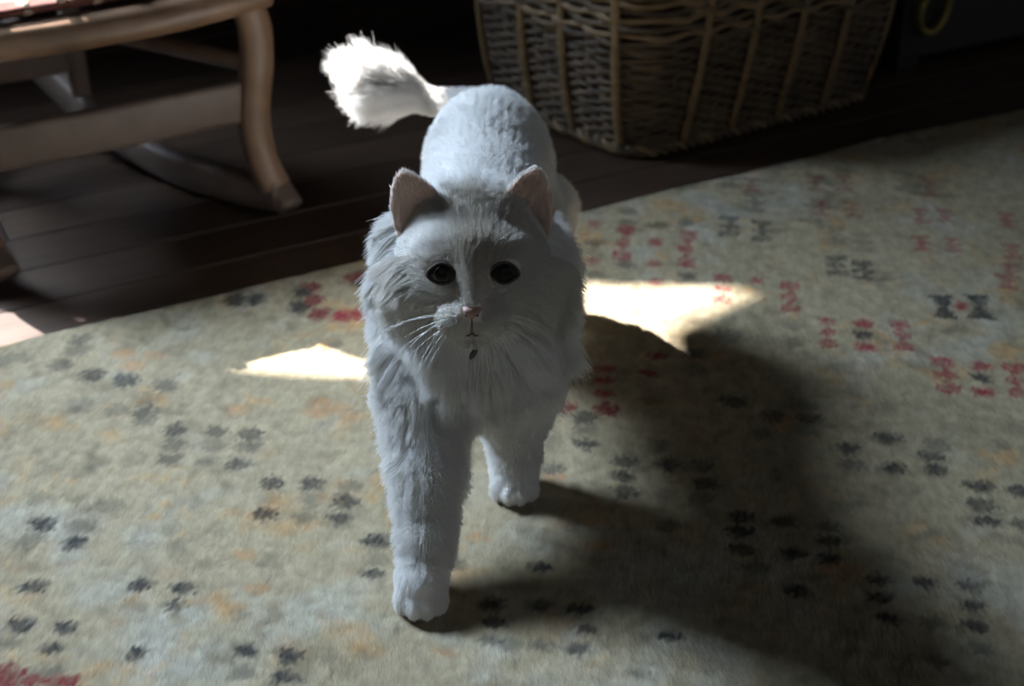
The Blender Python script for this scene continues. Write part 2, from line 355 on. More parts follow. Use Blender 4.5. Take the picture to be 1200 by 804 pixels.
# ------------------------------------------------------------------ rocking chair
def chair():
    base = Vector((-.5, 1.62, 0))
    root = link('rocking_chair', None, None, base)
    tag(root, 'small worn wooden rocking chair with a corded seat on the wood floor', 'rocking chair')
    f_r, f_l = Vector((-.29, 1.60, 0)), Vector((-.570, 1.428, 0))
    b_r, b_l = Vector((-.545, 1.785, 0)), Vector((-.700, 1.69, 0))
    def S(name, pts, w, h, m=M_chair, k=6, parent=root, **kw):
        return swept(name, smooth_path(pts, k), w, h, m, parent, base, **kw)
    # rockers: blades curved in profile
    for fr, bk in ((f_r, b_r), (f_l, b_l)):
        d = (bk-fr); L = d.length; d.normalize()
        pts = []
        for t in (-.09, -.03, .15, .4, .65, .9, 1.15, 1.42):
            z = .024 + .11*(t-.38)**2 * (1 if t > .38 else .45)
            pts.append(fr + d*(t*L) + Vector((0, 0, z)))
        S('rocker', pts, .030, .042, M_chair_d, 4, power=3.2)
    sd_ = Vector((er.x, er.y, 0))
    for p in (f_r, f_l):
        pts = [p+er*.010+Vector((.004, -.012, .043)), p+er*.0+Vector((0, -.004, .075)), p-er*.006+Vector((0, 0, .13)), p+er*.004+Vector((0, -.004, .19)), p+er*.004+Vector((0, 0, .235)), p-er*.010+Vector((0, 0, .275))]
        S('leg', pts, [.034]*31 if False else .036, .034, M_chair, 6, power=3.5, side=sd_)
        S('rocker_tip', [p+Vector((.0, 0, .045)), p+er*.012-en*.015+Vector((0, 0, .037)), p+er*.018-en*.035+Vector((0, 0, .022))], .03, .024, M_chair_d, 4, power=3, side=sd_)
    for p in (b_r, b_l):
        S('leg', [p+Vector((0, 0, .052)), p+en*.004+Vector((0, 0, .1)), p+en*.0+Vector((0, 0, .18)), p+Vector((0, 0, .27))], .026, .028, M_chair_d, 5, power=3, side=sd_)
    # seat rails
    z = .262
    S('front_rail', [f_l-er*.018+Vector((0, 0, z)), f_l*.6+f_r*.4-en*.006+Vector((0, 0, z-.002)), f_l*.25+f_r*.75-en*.006+Vector((0, 0, z)), f_r+er*.02+Vector((0, 0, z+.008))], .042, .036, power=2.6)
    for a_, b_ in ((f_r, b_r), (f_l, b_l)):
        S('side_rail', [a_+Vector((0, 0, z+.005)), (a_+b_)/2+Vector((0, 0, z)), b_+Vector((0, 0, z-.006))], .028, .03)
        S('side_stretcher', [a_+Vector((0, 0, .187)), (a_+b_)/2+Vector((0, 0, .180)), b_+Vector((0, 0, .172))], .016, .02)
    S('back_rail', [b_l+Vector((0, 0, z-.006)), b_r+Vector((0, 0, z-.006))], .028, .03)
    S('front_stretcher', [f_l+Vector((0, 0, .150)), (f_l+f_r)/2+Vector((0, 0, .147)), f_r+Vector((0, 0, .148))], .014, .050, M_chair_d, power=5)
    S('back_stretcher', [b_l+Vector((0, 0, .13)), b_r+Vector((0, 0, .13))], .014, .03, M_chair_d, power=4)
    # seat: cords woven side to side, every fifth one cream
    seat = None
    N = 22
    for i in range(N):
        t = (i+.5)/N
        A0 = f_l.lerp(b_l, t); B0 = f_r.lerp(b_r, t); pts = []
        for k in range(13):
            s = k/12
            pts.append(A0.lerp(B0, s)+Vector((0, 0, .288+.004*math.sin(k*math.pi+i*math.pi)-.012*math.sin(s*math.pi)*math.sin(t*math.pi))))
        S('seat_cord', pts, .0155, .011, M_cord if i % 6 == 3 else M_cloth, 2, n=8, power=2)
    for i in range(9):
        t = (i+.5)/9
        A0 = f_l.lerp(f_r, t); B0 = b_l.lerp(b_r, t); pts = []
        for k in range(23):
            s = k/22
            pts.append(A0.lerp(B0, s)+Vector((0, 0, .290-.006*math.cos(k*math.pi+i*math.pi)-.012*math.sin(s*math.pi)*math.sin(t*math.pi))))
        S('seat_cord', pts, .013, .008, M_cord, 2, n=6, power=2)
    # back posts, top rail and slats (above the frame of the picture)
    up1 = []
    for p in (b_r, b_l):
        pts = [p+Vector((0, 0, .27)), p+en*.02+Vector((0, 0, .40)), p+en*.06+Vector((0, 0, .56)), p+en*.09+Vector((0, 0, .66))]
        S('back_post', pts, .026, .026, M_chair, 5, side=sd_)
    for zz, o_ in ((.42, .024), (.52, .05), (.63, .082)):
        S('back_slat', [b_l+en*o_+Vector((0, 0, zz)), (b_l+b_r)/2+en*(o_+.012)+Vector((0, 0, zz+.008)), b_r+en*o_+Vector((0, 0, zz))], .012, .035, M_chair, 4, power=4)
chair()

# ------------------------------------------------------------------ wicker basket
def basket():
    A, B, C = Vector((.158, 1.763, 0)), Vector((.505, 1.985, 0)), Vector((-.035, 1.975, 0))
    D = B + (C-A)*1.05 + Vector((-.02, .02, 0))
    cen = (A+B+C+D)/4
    root = link('wicker_basket', None, None, cen)
    tag(root, 'large rectangular woven wicker basket with upright stakes beyond the rug', 'basket')
    H = .225
    # rounded outline
    def outline(n, inset=0):
        cs = [A, B, D, C]; rad = .05; pts = []
        for i in range(4):
            p = cs[i]; a = (cs[i-1]-p).normalized(); b = (cs[(i+1) % 4]-p).normalized()
            p0, p1 = p+a*rad, p+b*rad
            for k in range(9):
                t = k/8; pts.append(p0*(1-t)**2+p*2*t*(1-t)*1.0+p1*t*t)
        seg = [0]
        for i in range(len(pts)): seg.append(seg[-1]+(pts[(i+1) % len(pts)]-pts[i]).length)
        out = []
        for k in range(n):
            s = seg[-1]*k/n
            j = max(i for i in range(len(pts)) if seg[i] <= s)
            t = (s-seg[j])/(seg[j+1]-seg[j]); out.append(pts[j].lerp(pts[(j+1) % len(pts)], t))
        return out
    NP = 288; base = outline(NP)
    nrm = []
    for i in range(NP):
        t = base[(i+1) % NP]-base[i-1]; nrm.append(Vector((t.y, -t.x, 0)).normalized())
    def pt(i, z, o=0):
        k = z/H; flare = .030*k + .008*math.sin(k*math.pi)
        return base[i % NP]+nrm[i % NP]*(flare+o)+Vector((0, 0, z))
    # weave: rows of rods passing in front of and behind thin hidden spokes
    V, F = [], []
    pitch = .0066; r = 0; z = .012
    while z < H-.070:
        amp = .0032; pts = []
        for i in range(0, NP, 2):
            ph = i/NP*2*math.pi*36 + (r % 2)*math.pi
            pts.append(pt(i, z+.0009*math.sin(i*.37+r*2.1)+.0007*random.uniform(-1, 1), amp*math.sin(ph)+random.uniform(-.0005, .0005))-cen)
        sweep(V, F, pts, .0058, .0068, n=6, power=2, closed=True)
        z += pitch; r += 1
    w = link('weave', mesh_from('weave', V, F), root, None, M_wick); tag(w, kind='stuff')
    # bands above: thicker rods
    for j, zz in enumerate((H-.067, H-.057, H-.047, H-.036, H-.026, H-.016)):
        pts = []
        for i in range(0, NP, 2):
            ph = i/NP*2*math.pi*24 + j*math.pi*.66
            pts.append(pt(i, zz+.0022*math.cos(ph), .004*math.sin(ph)+.002)-cen)
        V, F = [], []; sweep(V, F, pts, .010, .0095, n=8, power=2, closed=True)
        link('band_rod', mesh_from('band_rod', V, F), root, None, M_stake if j % 2 else M_wick)
    for s in range(3):     # braided rim and foot
        for nm, zz, rr, om in (('rim_strand', H-.002, .007, 26), ('foot_strand', .010, .0055, 30)):
            pts = []
            for i in range(0, NP, 1):
                ph = i/NP*2*math.pi*om + s*2*math.pi/3
                pts.append(pt(i, max(zz+.0055*math.cos(ph), .006), .0055*math.sin(ph)+.003)-cen)
            V, F = [], []; sweep(V, F, pts, rr*1.5, rr*1.5, n=6, power=2, closed=True)
            link(nm, mesh_from(nm, V, F), root, None, M_wick if s else M_stake)
    # upright stakes, spaced like the pale strips of the photograph
    per = 17
    for k in range(per):
        i = int(NP*(k+.35)/per)
        lean = 2 if 0 < k < 9 else 0
        pts = [pt(i, .012, .0050)-cen, pt(i, .07, .0066)-cen, pt(i+lean//2, .13, .0066)-cen, pt(i+lean, H-.040, .0058)-cen, pt(i+lean, H-.006, .0075)-cen]
        V, F = [], []; sweep(V, F, smooth_path(pts, 4), .0125, .0060, n=8, power=2.4, side=Vector(((base[(i+1) % NP]-base[i-1])).normalized()))
        link('stake', mesh_from('stake', V, F), root, None, M_stake)
    # bottom board
    V = [pt(i, .008, -.006)-cen for i in range(0, NP, 4)]; n = len(V); V += [v+Vector((0, 0, .006)) for v in V]
    F = [tuple(range(n))[::-1], tuple(range(n, 2*n))]+[(i, (i+1) % n, n+(i+1) % n, n+i) for i in range(n)]
    link('basket_bottom', mesh_from('basket_bottom', V, F, False), root, None, M_wick)
    # dark inner lining
    V = []; F = []
    rows = (.016, H*.5, H-.03)
    for zz in rows: V += [pt(i, zz, -.008)-cen for i in range(0, NP, 4)]
    for a in range(2):
        for i in range(n): F.append((a*n+i, a*n+(i+1) % n, (a+1)*n+(i+1) % n, (a+1)*n+i))
    li = link('lining', mesh_from('lining', V, F), root, None, M_dark_cloth); tag(li, 'dark cloth lining')
    so_ = li.modifiers.new('solid', 'SOLIDIFY'); so_.thickness = .003; so_.offset = 0
basket()

# ------------------------------------------------------------------ dark chest with brass ring pull
def chest():
    p0 = G(1050, 88); d = er
    root = link('dark_chest', None, None, p0+d*.25+en*.13); root.rotation_euler.z = ROOM
    tag(root, 'nearly black low wooden chest in the shadows right of the basket', 'chest')
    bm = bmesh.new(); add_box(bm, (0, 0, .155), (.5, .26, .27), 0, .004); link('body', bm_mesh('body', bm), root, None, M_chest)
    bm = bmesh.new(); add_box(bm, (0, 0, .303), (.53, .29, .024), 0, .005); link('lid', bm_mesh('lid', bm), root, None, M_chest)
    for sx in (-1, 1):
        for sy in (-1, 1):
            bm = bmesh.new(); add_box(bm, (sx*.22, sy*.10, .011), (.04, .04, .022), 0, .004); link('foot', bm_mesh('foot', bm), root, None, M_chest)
    V, F = [], []
    # ring hangs on the front face, at the place of the photograph
    q = P(1088, 8, p0.y+.02)
    loc = Matrix.Rotation(-ROOM, 3, 'Z') @ (Vector(q)-root.location)
    cx, cz = loc.x, loc.z
    pts = [Vector((cx+.026*math.cos(a), -.142-.004*math.sin(a), cz+.036*math.sin(a))) for a in [2*math.pi*i/40 for i in range(40)]]
    sweep(V, F, pts, .016, .010, n=10, power=2, closed=True, side=Vector((0, 1, 0)))
    ring = link('ring_pull', mesh_from('ring_pull', V, F), root, None, M_brass); tag(ring, 'aged brass ring pull')
    bm = bmesh.new(); bmesh.ops.create_uvsphere(bm, u_segments=20, v_segments=12, radius=.012)
    bmesh.ops.scale(bm, vec=(1, .7, 1), verts=bm.verts); bmesh.ops.translate(bm, vec=(cx, -.136, cz+.036), verts=bm.verts)
    link('ring_mount', bm_mesh('ring_mount', bm, True), root, None, M_brass)
chest()

# ------------------------------------------------------------------ the cat
CB = Vector((-.028, 1.10, RUG_TOP))
prims = []       # (kind, params, k, region)
def cap(a, b, ra, rb, k=.012, reg='body'): prims.append(('c', np.array(a, float), np.array(b, float), ra, rb, k, reg))
def ell(c, r, k=.012, reg='body', rot=None): prims.append(('e', np.array(c, float), np.array(r, float), rot, 0, k, reg))
HX = -.028
# trunk
ell((-.022, 1.300, .205), (.052, .068, .058), .02, 'rump')
cap((-.022, 1.28, .197), (-.029, 1.10, .195), .053, .057, .02, 'back')
ell((-.028, 1.20, .165), (.046, .09, .040), .02, 'belly')
ell((-.030, 1.065, .198), (.060, .062, .062), .02, 'shoulder')
ell((-.030, 1.02, .165), (.050, .045, .055), .02, 'chest')
cap((-.029, 1.055, .225), (HX, 1.0, .250), .050, .044, .02, 'neck')
cap((-.030, 1.02, .19), (HX, .99, .225), .052, .050, .02, 'ruff')
ell((HX-.002, 1.004, .243), (.058, .038, .050), .020, 'neck')
# front legs
def front_leg(sh, pts, rs, paw, reg):
    cap(sh, pts[0], .036, rs[0], .018, reg)
    for i in range(len(pts)-1): cap(pts[i], pts[i+1], rs[i], rs[i+1], .008, reg)
    px_, py_, pz_ = paw
    ell((px_, py_+.006, .020+RUG_TOP), (.0200, .024, .018), .008, 'paw')
    for i, (dx, dy) in enumerate(((-.0135, -.007), (-.0048, -.0135), (.0048, -.0135), (.0135, -.007))):
        ell((px_+dx, py_+dy, .0105+RUG_TOP), (.0068, .0115, .0100), .0035, 'paw')
front_leg((-.070, 1.035, .180), [(-.070, .985, .130), (-.066, .945, .088), (-.066, .912, .050), (-.068, .895, .030)], [.029, .0225, .018, .0165], (-.069, .885, 0), 'leg')
front_leg((.012, 1.045, .180), [(.006, 1.035, .125), (.002, 1.040, .080), (.002, 1.040, .048), (.002, 1.038, .030)], [.030, .0215, .0175, .0165], (.002, 1.030, 0), 'leg')
# hind legs
for sx, fwd in ((-1, .015), (1, -.03)):
    x = -.022+sx*.036
    ell((x, 1.300, .138), (.026, .052, .052), .016, 'thigh')
    cap((x+sx*.004, 1.275-fwd*.3, .130), (x+sx*.002, 1.335-fwd, .075), .030, .016, .012, 'thigh')
    cap((x+sx*.002, 1.335-fwd, .075), (x, 1.315-fwd, .026), .015, .0125, .008, 'hock')
    ell((x, 1.300-fwd, .014+RUG_TOP), (.0165, .026, .014), .006, 'paw')
    for dx in (-.010, 0, .010): ell((x+dx, 1.276-fwd+abs(dx)*.4, .0095+RUG_TOP), (.0065, .011, .009), .0035, 'paw')
cap((.030, 1.335, .135), (.034, 1.362, .098), .026, .019, .022, 'thigh')
# tail
TL = [Vector((-.030, 1.352, .231)), P(505, 119, 1.380), P(471, 108, 1.387), P(430, 92, 1.392), P(412, 82, 1.398)]
tr = [.015, .0085, .0085, .007, .004]
for i in range(4): cap(TL[i], TL[i+1], tr[i], tr[i+1], .006, 'tail')
# head
ell((HX-.0005, .980, .262), (.048, .043, .0385), .012, 'head')
ell((HX, .950, .260), (.038, .032, .032), .014, 'face')
for s in (-1, 1):
    ell((HX+s*.030, .965, .244), (.024, .027, .026), .018, 'cheek')
    ell((HX+s*.022, .948, .279), (.016, .014, .008), .012, 'face')         # brow
    ell((HX+s*.0105, .9165, .2405), (.0145, .0125, .0105), .005, 'muzzle')
cap((HX, .940, .281), (HX, .911, .2565), .0125, .0066, .008, 'bridge')
ell((HX, .9145, .2295), (.0100, .0095, .0075), .0045, 'chin')
cap((HX, .945, .240), (HX, .921, .238), .024, .016, .008, 'muzzle')
EARS = []
def ear(base_c, tip, w, thin, reg='ear'):
    b, t = np.array(base_c, float), np.array(tip, float)
    v = t-b; h = np.linalg.norm(v); v /= h
    EARS.append((b, t)); prims.append(('ear', b, v, h, w, .004, reg, thin))
ear((HX-.0350, .985, .278), P(470, 201, .985), .0225, -1)
ear((HX+.0350, .987, .278), P(628, 197, .987), .0225, 1)
EYES = [P(518, 320, .927), P(591, 319, .927)]

lo_ = np.array([-.20, .84, .004]); hi_ = np.array([.075, 1.42, .345]); h_ = .0021
nn = np.ceil((hi_-lo_)/h_).astype(int)
Fv = np.full(nn, .05, np.float32)
def sd_prim(p, Q):
    x, y, z = Q
    if p[0] == 'c':
        a, b, ra, rb = p[1:5]; ab = b-a; L2 = ab@ab
        t = np.clip(((x-a[0])*ab[0]+(y-a[1])*ab[1]+(z-a[2])*ab[2])/L2, 0, 1)
        return np.sqrt((x-a[0]-t*ab[0])**2+(y-a[1]-t*ab[1])**2+(z-a[2]-t*ab[2])**2)-(ra+(rb-ra)*t)
    if p[0] == 'e':
        c, r = p[1], p[2]
        k0 = np.sqrt(((x-c[0])/r[0])**2+((y-c[1])/r[1])**2+((z-c[2])/r[2])**2)+1e-9
        k1 = np.sqrt(((x-c[0])/r[0]**2)**2+((y-c[1])/r[1]**2)**2+((z-c[2])/r[2]**2)**2)+1e-9
        return k0*(k0-1)/k1
    b, v, h, w = p[1:5]; sgn = p[7]
    # ear: cupped leaf; local axes: v up, u across, f facing forward/outward
    f = np.array([sgn*.28, -1, .28]); f -= v*(f@v); f /= np.linalg.norm(f); u = np.cross(v, f)
    dx, dy, dz = x-b[0], y-b[1], z-b[2]
    a = dx*v[0]+dy*v[1]+dz*v[2]; q = dx*u[0]+dy*u[1]+dz*u[2]; g = dx*f[0]+dy*f[1]+dz*f[2]
    t = np.clip(a/h, -.3, 1)
    hw = w*np.clip(1-np.clip(t, 0, 1)**1.9, 0, 1)**.70 + .0006
    cup = -.012*(1-t)*(1-(q/np.maximum(hw, .004))**2)
    d1 = np.abs(q)-hw; d2 = np.abs(g-np.maximum(cup, -.03))-.0026
    d3 = a-h; d4 = -a-.012
    return np.maximum(np.maximum(d1*.8, d2*.75), np.maximum(d3, d4))
def bbox(p):
    m = .02+p[5]
    if p[0] == 'c': r = max(p[3], p[4]); return np.minimum(p[1], p[2])-r-m, np.maximum(p[1], p[2])+r+m
    if p[0] == 'e': return p[1]-p[2]-m, p[1]+p[2]+m
    return p[1]-.04, p[1]+p[2]*p[3]+.04
def grid(a, b):
    i0 = np.clip(np.floor((a-lo_)/h_).astype(int), 0, nn); i1 = np.clip(np.ceil((b-lo_)/h_).astype(int)+1, 0, nn)
    ax = [lo_[k]+h_*np.arange(i0[k], i1[k]) for k in range(3)]
    return tuple(slice(i0[k], i1[k]) for k in range(3)), (ax[0][:, None, None], ax[1][None, :, None], ax[2][None, None, :])
for p in prims:
    sl, Q = grid(*bbox(p)); d = sd_prim(p, Q).astype(np.float32); a = Fv[sl]; k = p[5]
    hh = np.clip(.5+.5*(a-d)/k, 0, 1); Fv[sl] = a*(1-hh)+d*hh-k*hh*(1-hh)
def carve(c, r, k=.003):
    p = ('e', np.array(c, float), np.array(r, float), None, 0, k, '')
    sl, Q = grid(*bbox(p)); d = -sd_prim(p, Q).astype(np.float32); a = Fv[sl]
    hh = np.clip(.5-.5*(a-d)/k, 0, 1); Fv[sl] = a*(1-hh)+d*hh+k*hh*(1-hh)
for s, e in zip((-1, 1), EYES): carve((e.x, .9225, e.z), (.0100, .0085, .0070))
carve((HX, .9015, .2345), (.0012, .010, .006), .002)     # philtrum
carve((HX, .903, .2315), (.008, .006, .0012), .002)      # mouth line
Fv = np.maximum(Fv, (RUG_TOP+.0022-(lo_[2]+h_*np.arange(nn[2])))[None, None, :].astype(np.float32))
def surface_nets(F):
    s = F < 0; n = np.array(F.shape)
    acc = np.zeros(tuple(n-1)+(3,), np.float32); cnt = np.zeros(tuple(n-1), np.float32)
    quads = []
    corner = lambda i, j, k: (slice(i, n[0]-1+i), slice(j, n[1]-1+j), slice(k, n[2]-1+k))
    for ax in range(3):
        o = [(0, 0), (1, 0), (0, 1), (1, 1)]
        for (p, q) in o:
            c0 = [0, 0, 0]; oth = [a for a in range(3) if a != ax]; c0[oth[0]] = p; c0[oth[1]] = q; c1 = list(c0); c1[ax] = 1
            f0, f1 = F[corner(*c0)], F[corner(*c1)]; x = (s[corner(*c0)] != s[corner(*c1)])
            t = np.where(x, f0/np.where(x, f0-f1, 1), 0)
            for a in range(3): acc[..., a] += np.where(x, c0[a] if a != ax else t, 0)
            cnt += x
    act = cnt > 0; ids = np.full(act.shape, -1, np.int64); ids[act] = np.arange(act.sum())
    V = acc[act]/cnt[act][:, None] + np.argwhere(act)
    for ax in range(3):
        b, c = [(1, 2), (2, 0), (0, 1)][ax]
        sl0 = [slice(0, n[a]) for a in range(3)]; sl1 = list(sl0); sl0[ax] = slice(0, n[ax]-1); sl1[ax] = slice(1, n[ax])
        e = s[tuple(sl0)] != s[tuple(sl1)]; I = np.argwhere(e)
        I = I[(I[:, b] > 0) & (I[:, c] > 0) & (I[:, b] < n[b]-1) & (I[:, c] < n[c]-1)]
        flip = s[tuple(sl0)][tuple(I.T)]
        def g(db, dc): J = I.copy(); J[:, b] -= db; J[:, c] -= dc; return ids[tuple(J.T)]
        q = np.stack([g(0, 0), g(1, 0), g(1, 1), g(0, 1)], 1)
        q[~flip] = q[~flip][:, ::-1]; quads.append(q)
    return V, np.concatenate(quads)
CV, CQ = surface_nets(Fv)
CV = lo_ + CV*h_
# light Laplacian smoothing
ed = np.concatenate([CQ[:, [0, 1]], CQ[:, [1, 2]], CQ[:, [2, 3]], CQ[:, [3, 0]]])
def lap(V, it, lam):
    for _ in range(it):
        S = np.zeros_like(V); N = np.zeros(len(V))
        for a in range(3): S[:, a] = np.bincount(ed[:, 0], V[ed[:, 1], a], len(V)) + np.bincount(ed[:, 1], V[ed[:, 0], a], len(V))
        N = np.bincount(ed[:, 0], minlength=len(V))+np.bincount(ed[:, 1], minlength=len(V))
        V = V*(1-lam)+S/np.maximum(N, 1)[:, None]*lam
    return V
CV = lap(CV, 2, .5)
def region_of(V):
    best = np.full(len(V), 1e9); reg = np.zeros(len(V), int); names = []
    for i, p in enumerate(prims):
        if p[6] not in names: names.append(p[6])
        d = np.abs(sd_prim(p, (V[:, 0], V[:, 1], V[:, 2])))
        m = d < best; best[m] = d[m]; reg[m] = names.index(p[6])
    return reg, names
tri = np.concatenate([CQ[:, [0, 1, 2]], CQ[:, [0, 2, 3]]])
tn = np.cross(CV[tri[:, 1]]-CV[tri[:, 0]], CV[tri[:, 2]]-CV[tri[:, 0]]); ta = np.linalg.norm(tn, axis=1)/2
vn = np.zeros_like(CV)
for a in range(3):
    for c in range(3): vn[:, c] += np.bincount(tri[:, a], tn[:, c], len(CV))
vn /= np.linalg.norm(vn, axis=1)[:, None]+1e-12
print('cat verts', len(CV))
WHITE = np.array([.90, .89, .87])
def coat(V, Nn, reg, names):
    """cream forehead stripes, darker eye surrounds, pink inner ears and toes; face shade painted in"""
    C = np.tile(WHITE, (len(V), 1))
    def mix(m, c):
        m = np.clip(m, 0, 1)[:, None]; C[:] = C*(1-m)+np.array(c)*m
    x, y, z = V[:, 0]-HX, V[:, 1], V[:, 2]
    isr = lambda *n: np.isin(reg, [names.index(q) for q in n if q in names])
    hd = isr('head', 'face', 'bridge', 'muzzle')
    mix(isr('head', 'face', 'bridge', 'muzzle', 'chin', 'cheek')*.55*(y < .975), (.62, .57, .49))  # warm beige cast: shade on the face painted into the coat colour
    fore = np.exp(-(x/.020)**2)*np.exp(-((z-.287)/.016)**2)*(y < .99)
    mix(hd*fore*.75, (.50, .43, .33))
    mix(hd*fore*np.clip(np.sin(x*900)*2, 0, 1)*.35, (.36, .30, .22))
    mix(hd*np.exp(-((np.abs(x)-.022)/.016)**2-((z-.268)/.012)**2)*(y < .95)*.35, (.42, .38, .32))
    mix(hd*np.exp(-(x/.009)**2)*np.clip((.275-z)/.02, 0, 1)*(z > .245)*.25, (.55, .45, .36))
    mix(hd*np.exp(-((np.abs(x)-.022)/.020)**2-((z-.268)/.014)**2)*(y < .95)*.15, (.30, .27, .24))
    mix(isr('ear')*np.clip((-Nn[:, 1]-.1)*2.2, 0, 1)*.85, (.73, .53, .43))
    return C
reg, rnames = region_of(CV)
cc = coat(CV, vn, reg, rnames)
me = bpy.data.meshes.new('cat'); co = CV-np.array(CB)
me.vertices.add(len(co)); me.vertices.foreach_set('co', co.ravel())
me.loops.add(CQ.size); me.loops.foreach_set('vertex_index', CQ.ravel().astype(np.int32))
me.polygons.add(len(CQ)); me.polygons.foreach_set('loop_start', np.arange(0, CQ.size, 4, dtype=np.int32))
me.polygons.foreach_set('use_smooth', np.ones(len(CQ), bool)); me.update(calc_edges=True); me.validate()
at = me.color_attributes.new('coat', 'FLOAT_COLOR', 'POINT'); at.data.foreach_set('color', np.concatenate([cc, np.ones((len(cc), 1))], 1).ravel())
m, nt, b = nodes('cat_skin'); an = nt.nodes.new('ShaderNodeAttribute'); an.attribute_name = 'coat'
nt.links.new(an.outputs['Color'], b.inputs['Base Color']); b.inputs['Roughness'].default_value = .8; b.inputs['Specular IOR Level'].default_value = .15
me.materials.append(m)
cat = link('cat', me, None, CB)
tag(cat, 'long-haired white cat walking forward on the rug, fluffy ruff, plumed tail raised', 'cat')

# fur ---------------------------------------------------------------
mf = bpy.data.materials.new('white_fur'); mf.use_nodes = True; nt = mf.node_tree; nt.nodes.clear()
out = nt.nodes.new('ShaderNodeOutputMaterial'); an = nt.nodes.new('ShaderNodeAttribute'); an.attribute_name = 'coat'
df = nt.nodes.new('ShaderNodeBsdfDiffuse'); tl = nt.nodes.new('ShaderNodeBsdfTranslucent'); mx = nt.nodes.new('ShaderNodeMixShader'); mx.inputs[0].default_value = .46
gl = nt.nodes.new('ShaderNodeBsdfHair'); gl.component = 'Reflection'; gl.inputs['RoughnessU'].default_value = .35; gl.inputs['RoughnessV'].default_value = .5; gl.inputs['Color'].default_value = (.8, .8, .8, 1)
m2 = nt.nodes.new('ShaderNodeMixShader'); m2.inputs[0].default_value = .10
nt.links.new(an.outputs['Color'], df.inputs[0]); nt.links.new(an.outputs['Color'], tl.inputs[0])
nt.links.new(df.outputs[0], mx.inputs[1]); nt.links.new(tl.outputs[0], mx.inputs[2]); nt.links.new(mx.outputs[0], m2.inputs[1]); nt.links.new(gl.outputs[0], m2.inputs[2]); nt.links.new(m2.outputs[0], out.inputs[0])

def norm(a): return a/(np.linalg.norm(a, axis=1)[:, None]+1e-9)
def grow(name, regions, count, npts, fn, rad=.00028, clump=.3, cell=.007, seed=0):
    r = np.random.default_rng(seed+20)
    ids = [rnames.index(q) for q in regions]
    keep = np.isin(reg[tri[:, 0]], ids); T = tri[keep]; A = ta[keep]
    pick = r.choice(len(T), count, p=A/A.sum()); u, v = r.random(count), r.random(count); fl = u+v > 1; u[fl] = 1-u[fl]; v[fl] = 1-v[fl]
    t = T[pick]; Pn = CV[t[:, 0]]*(1-u-v)[:, None]+CV[t[:, 1]]*u[:, None]+CV[t[:, 2]]*v[:, None]
    Nn = norm(vn[t[:, 0]]*(1-u-v)[:, None]+vn[t[:, 1]]*u[:, None]+vn[t[:, 2]]*v[:, None]); rg = reg[t[:, 0]]
    L, d0, bend, ok = fn(Pn, Nn, rg, r)
    Pn, Nn, rg, L, d0, bend = Pn[ok], Nn[ok], rg[ok], L[ok], d0[ok], bend[ok]
    L = L*(.7+.5*r.random(len(L)))
    d0 = norm(d0+r.normal(0, .10, d0.shape))
    bend = bend+r.normal(0, .06, bend.shape)
    s = np.linspace(0, 1, npts)[None, :, None]
    pts = Pn[:, None, :]+L[:, None, None]*(d0[:, None, :]*s+bend[:, None, :]*s**2)
    key = np.floor((Pn+.0015*np.sin(Pn[:, [1, 2, 0]]*900))/cell).astype(np.int64); kk = key[:, 0]*1000003+key[:, 1]*1009+key[:, 2]
    _, inv = np.unique(kk, return_inverse=True); inv = inv.ravel(); n = np.bincount(inv)
    tip = pts[:, -1]; ctr = np.stack([np.bincount(inv, tip[:, a])/n for a in range(3)], 1)[inv]
    amt = clump*(.5+r.random(len(tip)))[:, None, None]*s**1.5
    pts = pts+amt*(ctr-tip)[:, None, :]
    pts[..., 2] = np.maximum(pts[..., 2], RUG_TOP+.0006)
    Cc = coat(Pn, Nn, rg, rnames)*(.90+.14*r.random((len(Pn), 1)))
    cu = bpy.data.hair_curves.new(name); cu.add_curves([npts]*len(Pn))
    cu.attributes['position'].data.foreach_set('vector', (pts-np.array(CB)).astype(np.float32).ravel())
    ra = cu.attributes.get('radius') or cu.attributes.new('radius', 'FLOAT', 'POINT')
    prof = rad*(1-.75*np.linspace(0, 1, npts)**1.5); ra.data.foreach_set('value', np.tile(prof, len(Pn)).astype(np.float32))
    ca = cu.attributes.new('coat', 'FLOAT_COLOR', 'CURVE'); ca.data.foreach_set('color', np.concatenate([Cc, np.ones((len(Cc), 1))], 1).astype(np.float32).ravel())
    o = bpy.data.objects.new(name, cu); col.objects.link(o); o.parent = cat; cu.materials.append(mf); tag(o, kind='stuff'); return o
def noise3(Pn, f, ph=0):
    return np.stack([np.sin(Pn[:, 1]*f+Pn[:, 2]*f*.7+ph), np.sin(Pn[:, 2]*f*1.1+Pn[:, 0]*f*.8+1.3+ph), np.sin(Pn[:, 0]*f*.9+Pn[:, 1]*f*1.2+2.1+ph)], 1)
BACK = np.array([0, 1., 0]); DOWN = np.array([0, 0, -1.])
def tang(N, d): 
    d = np.broadcast_to(d, N.shape); return d-N*(N*d).sum(1)[:, None]
eye_np = [np.array(e) for e in EYES]
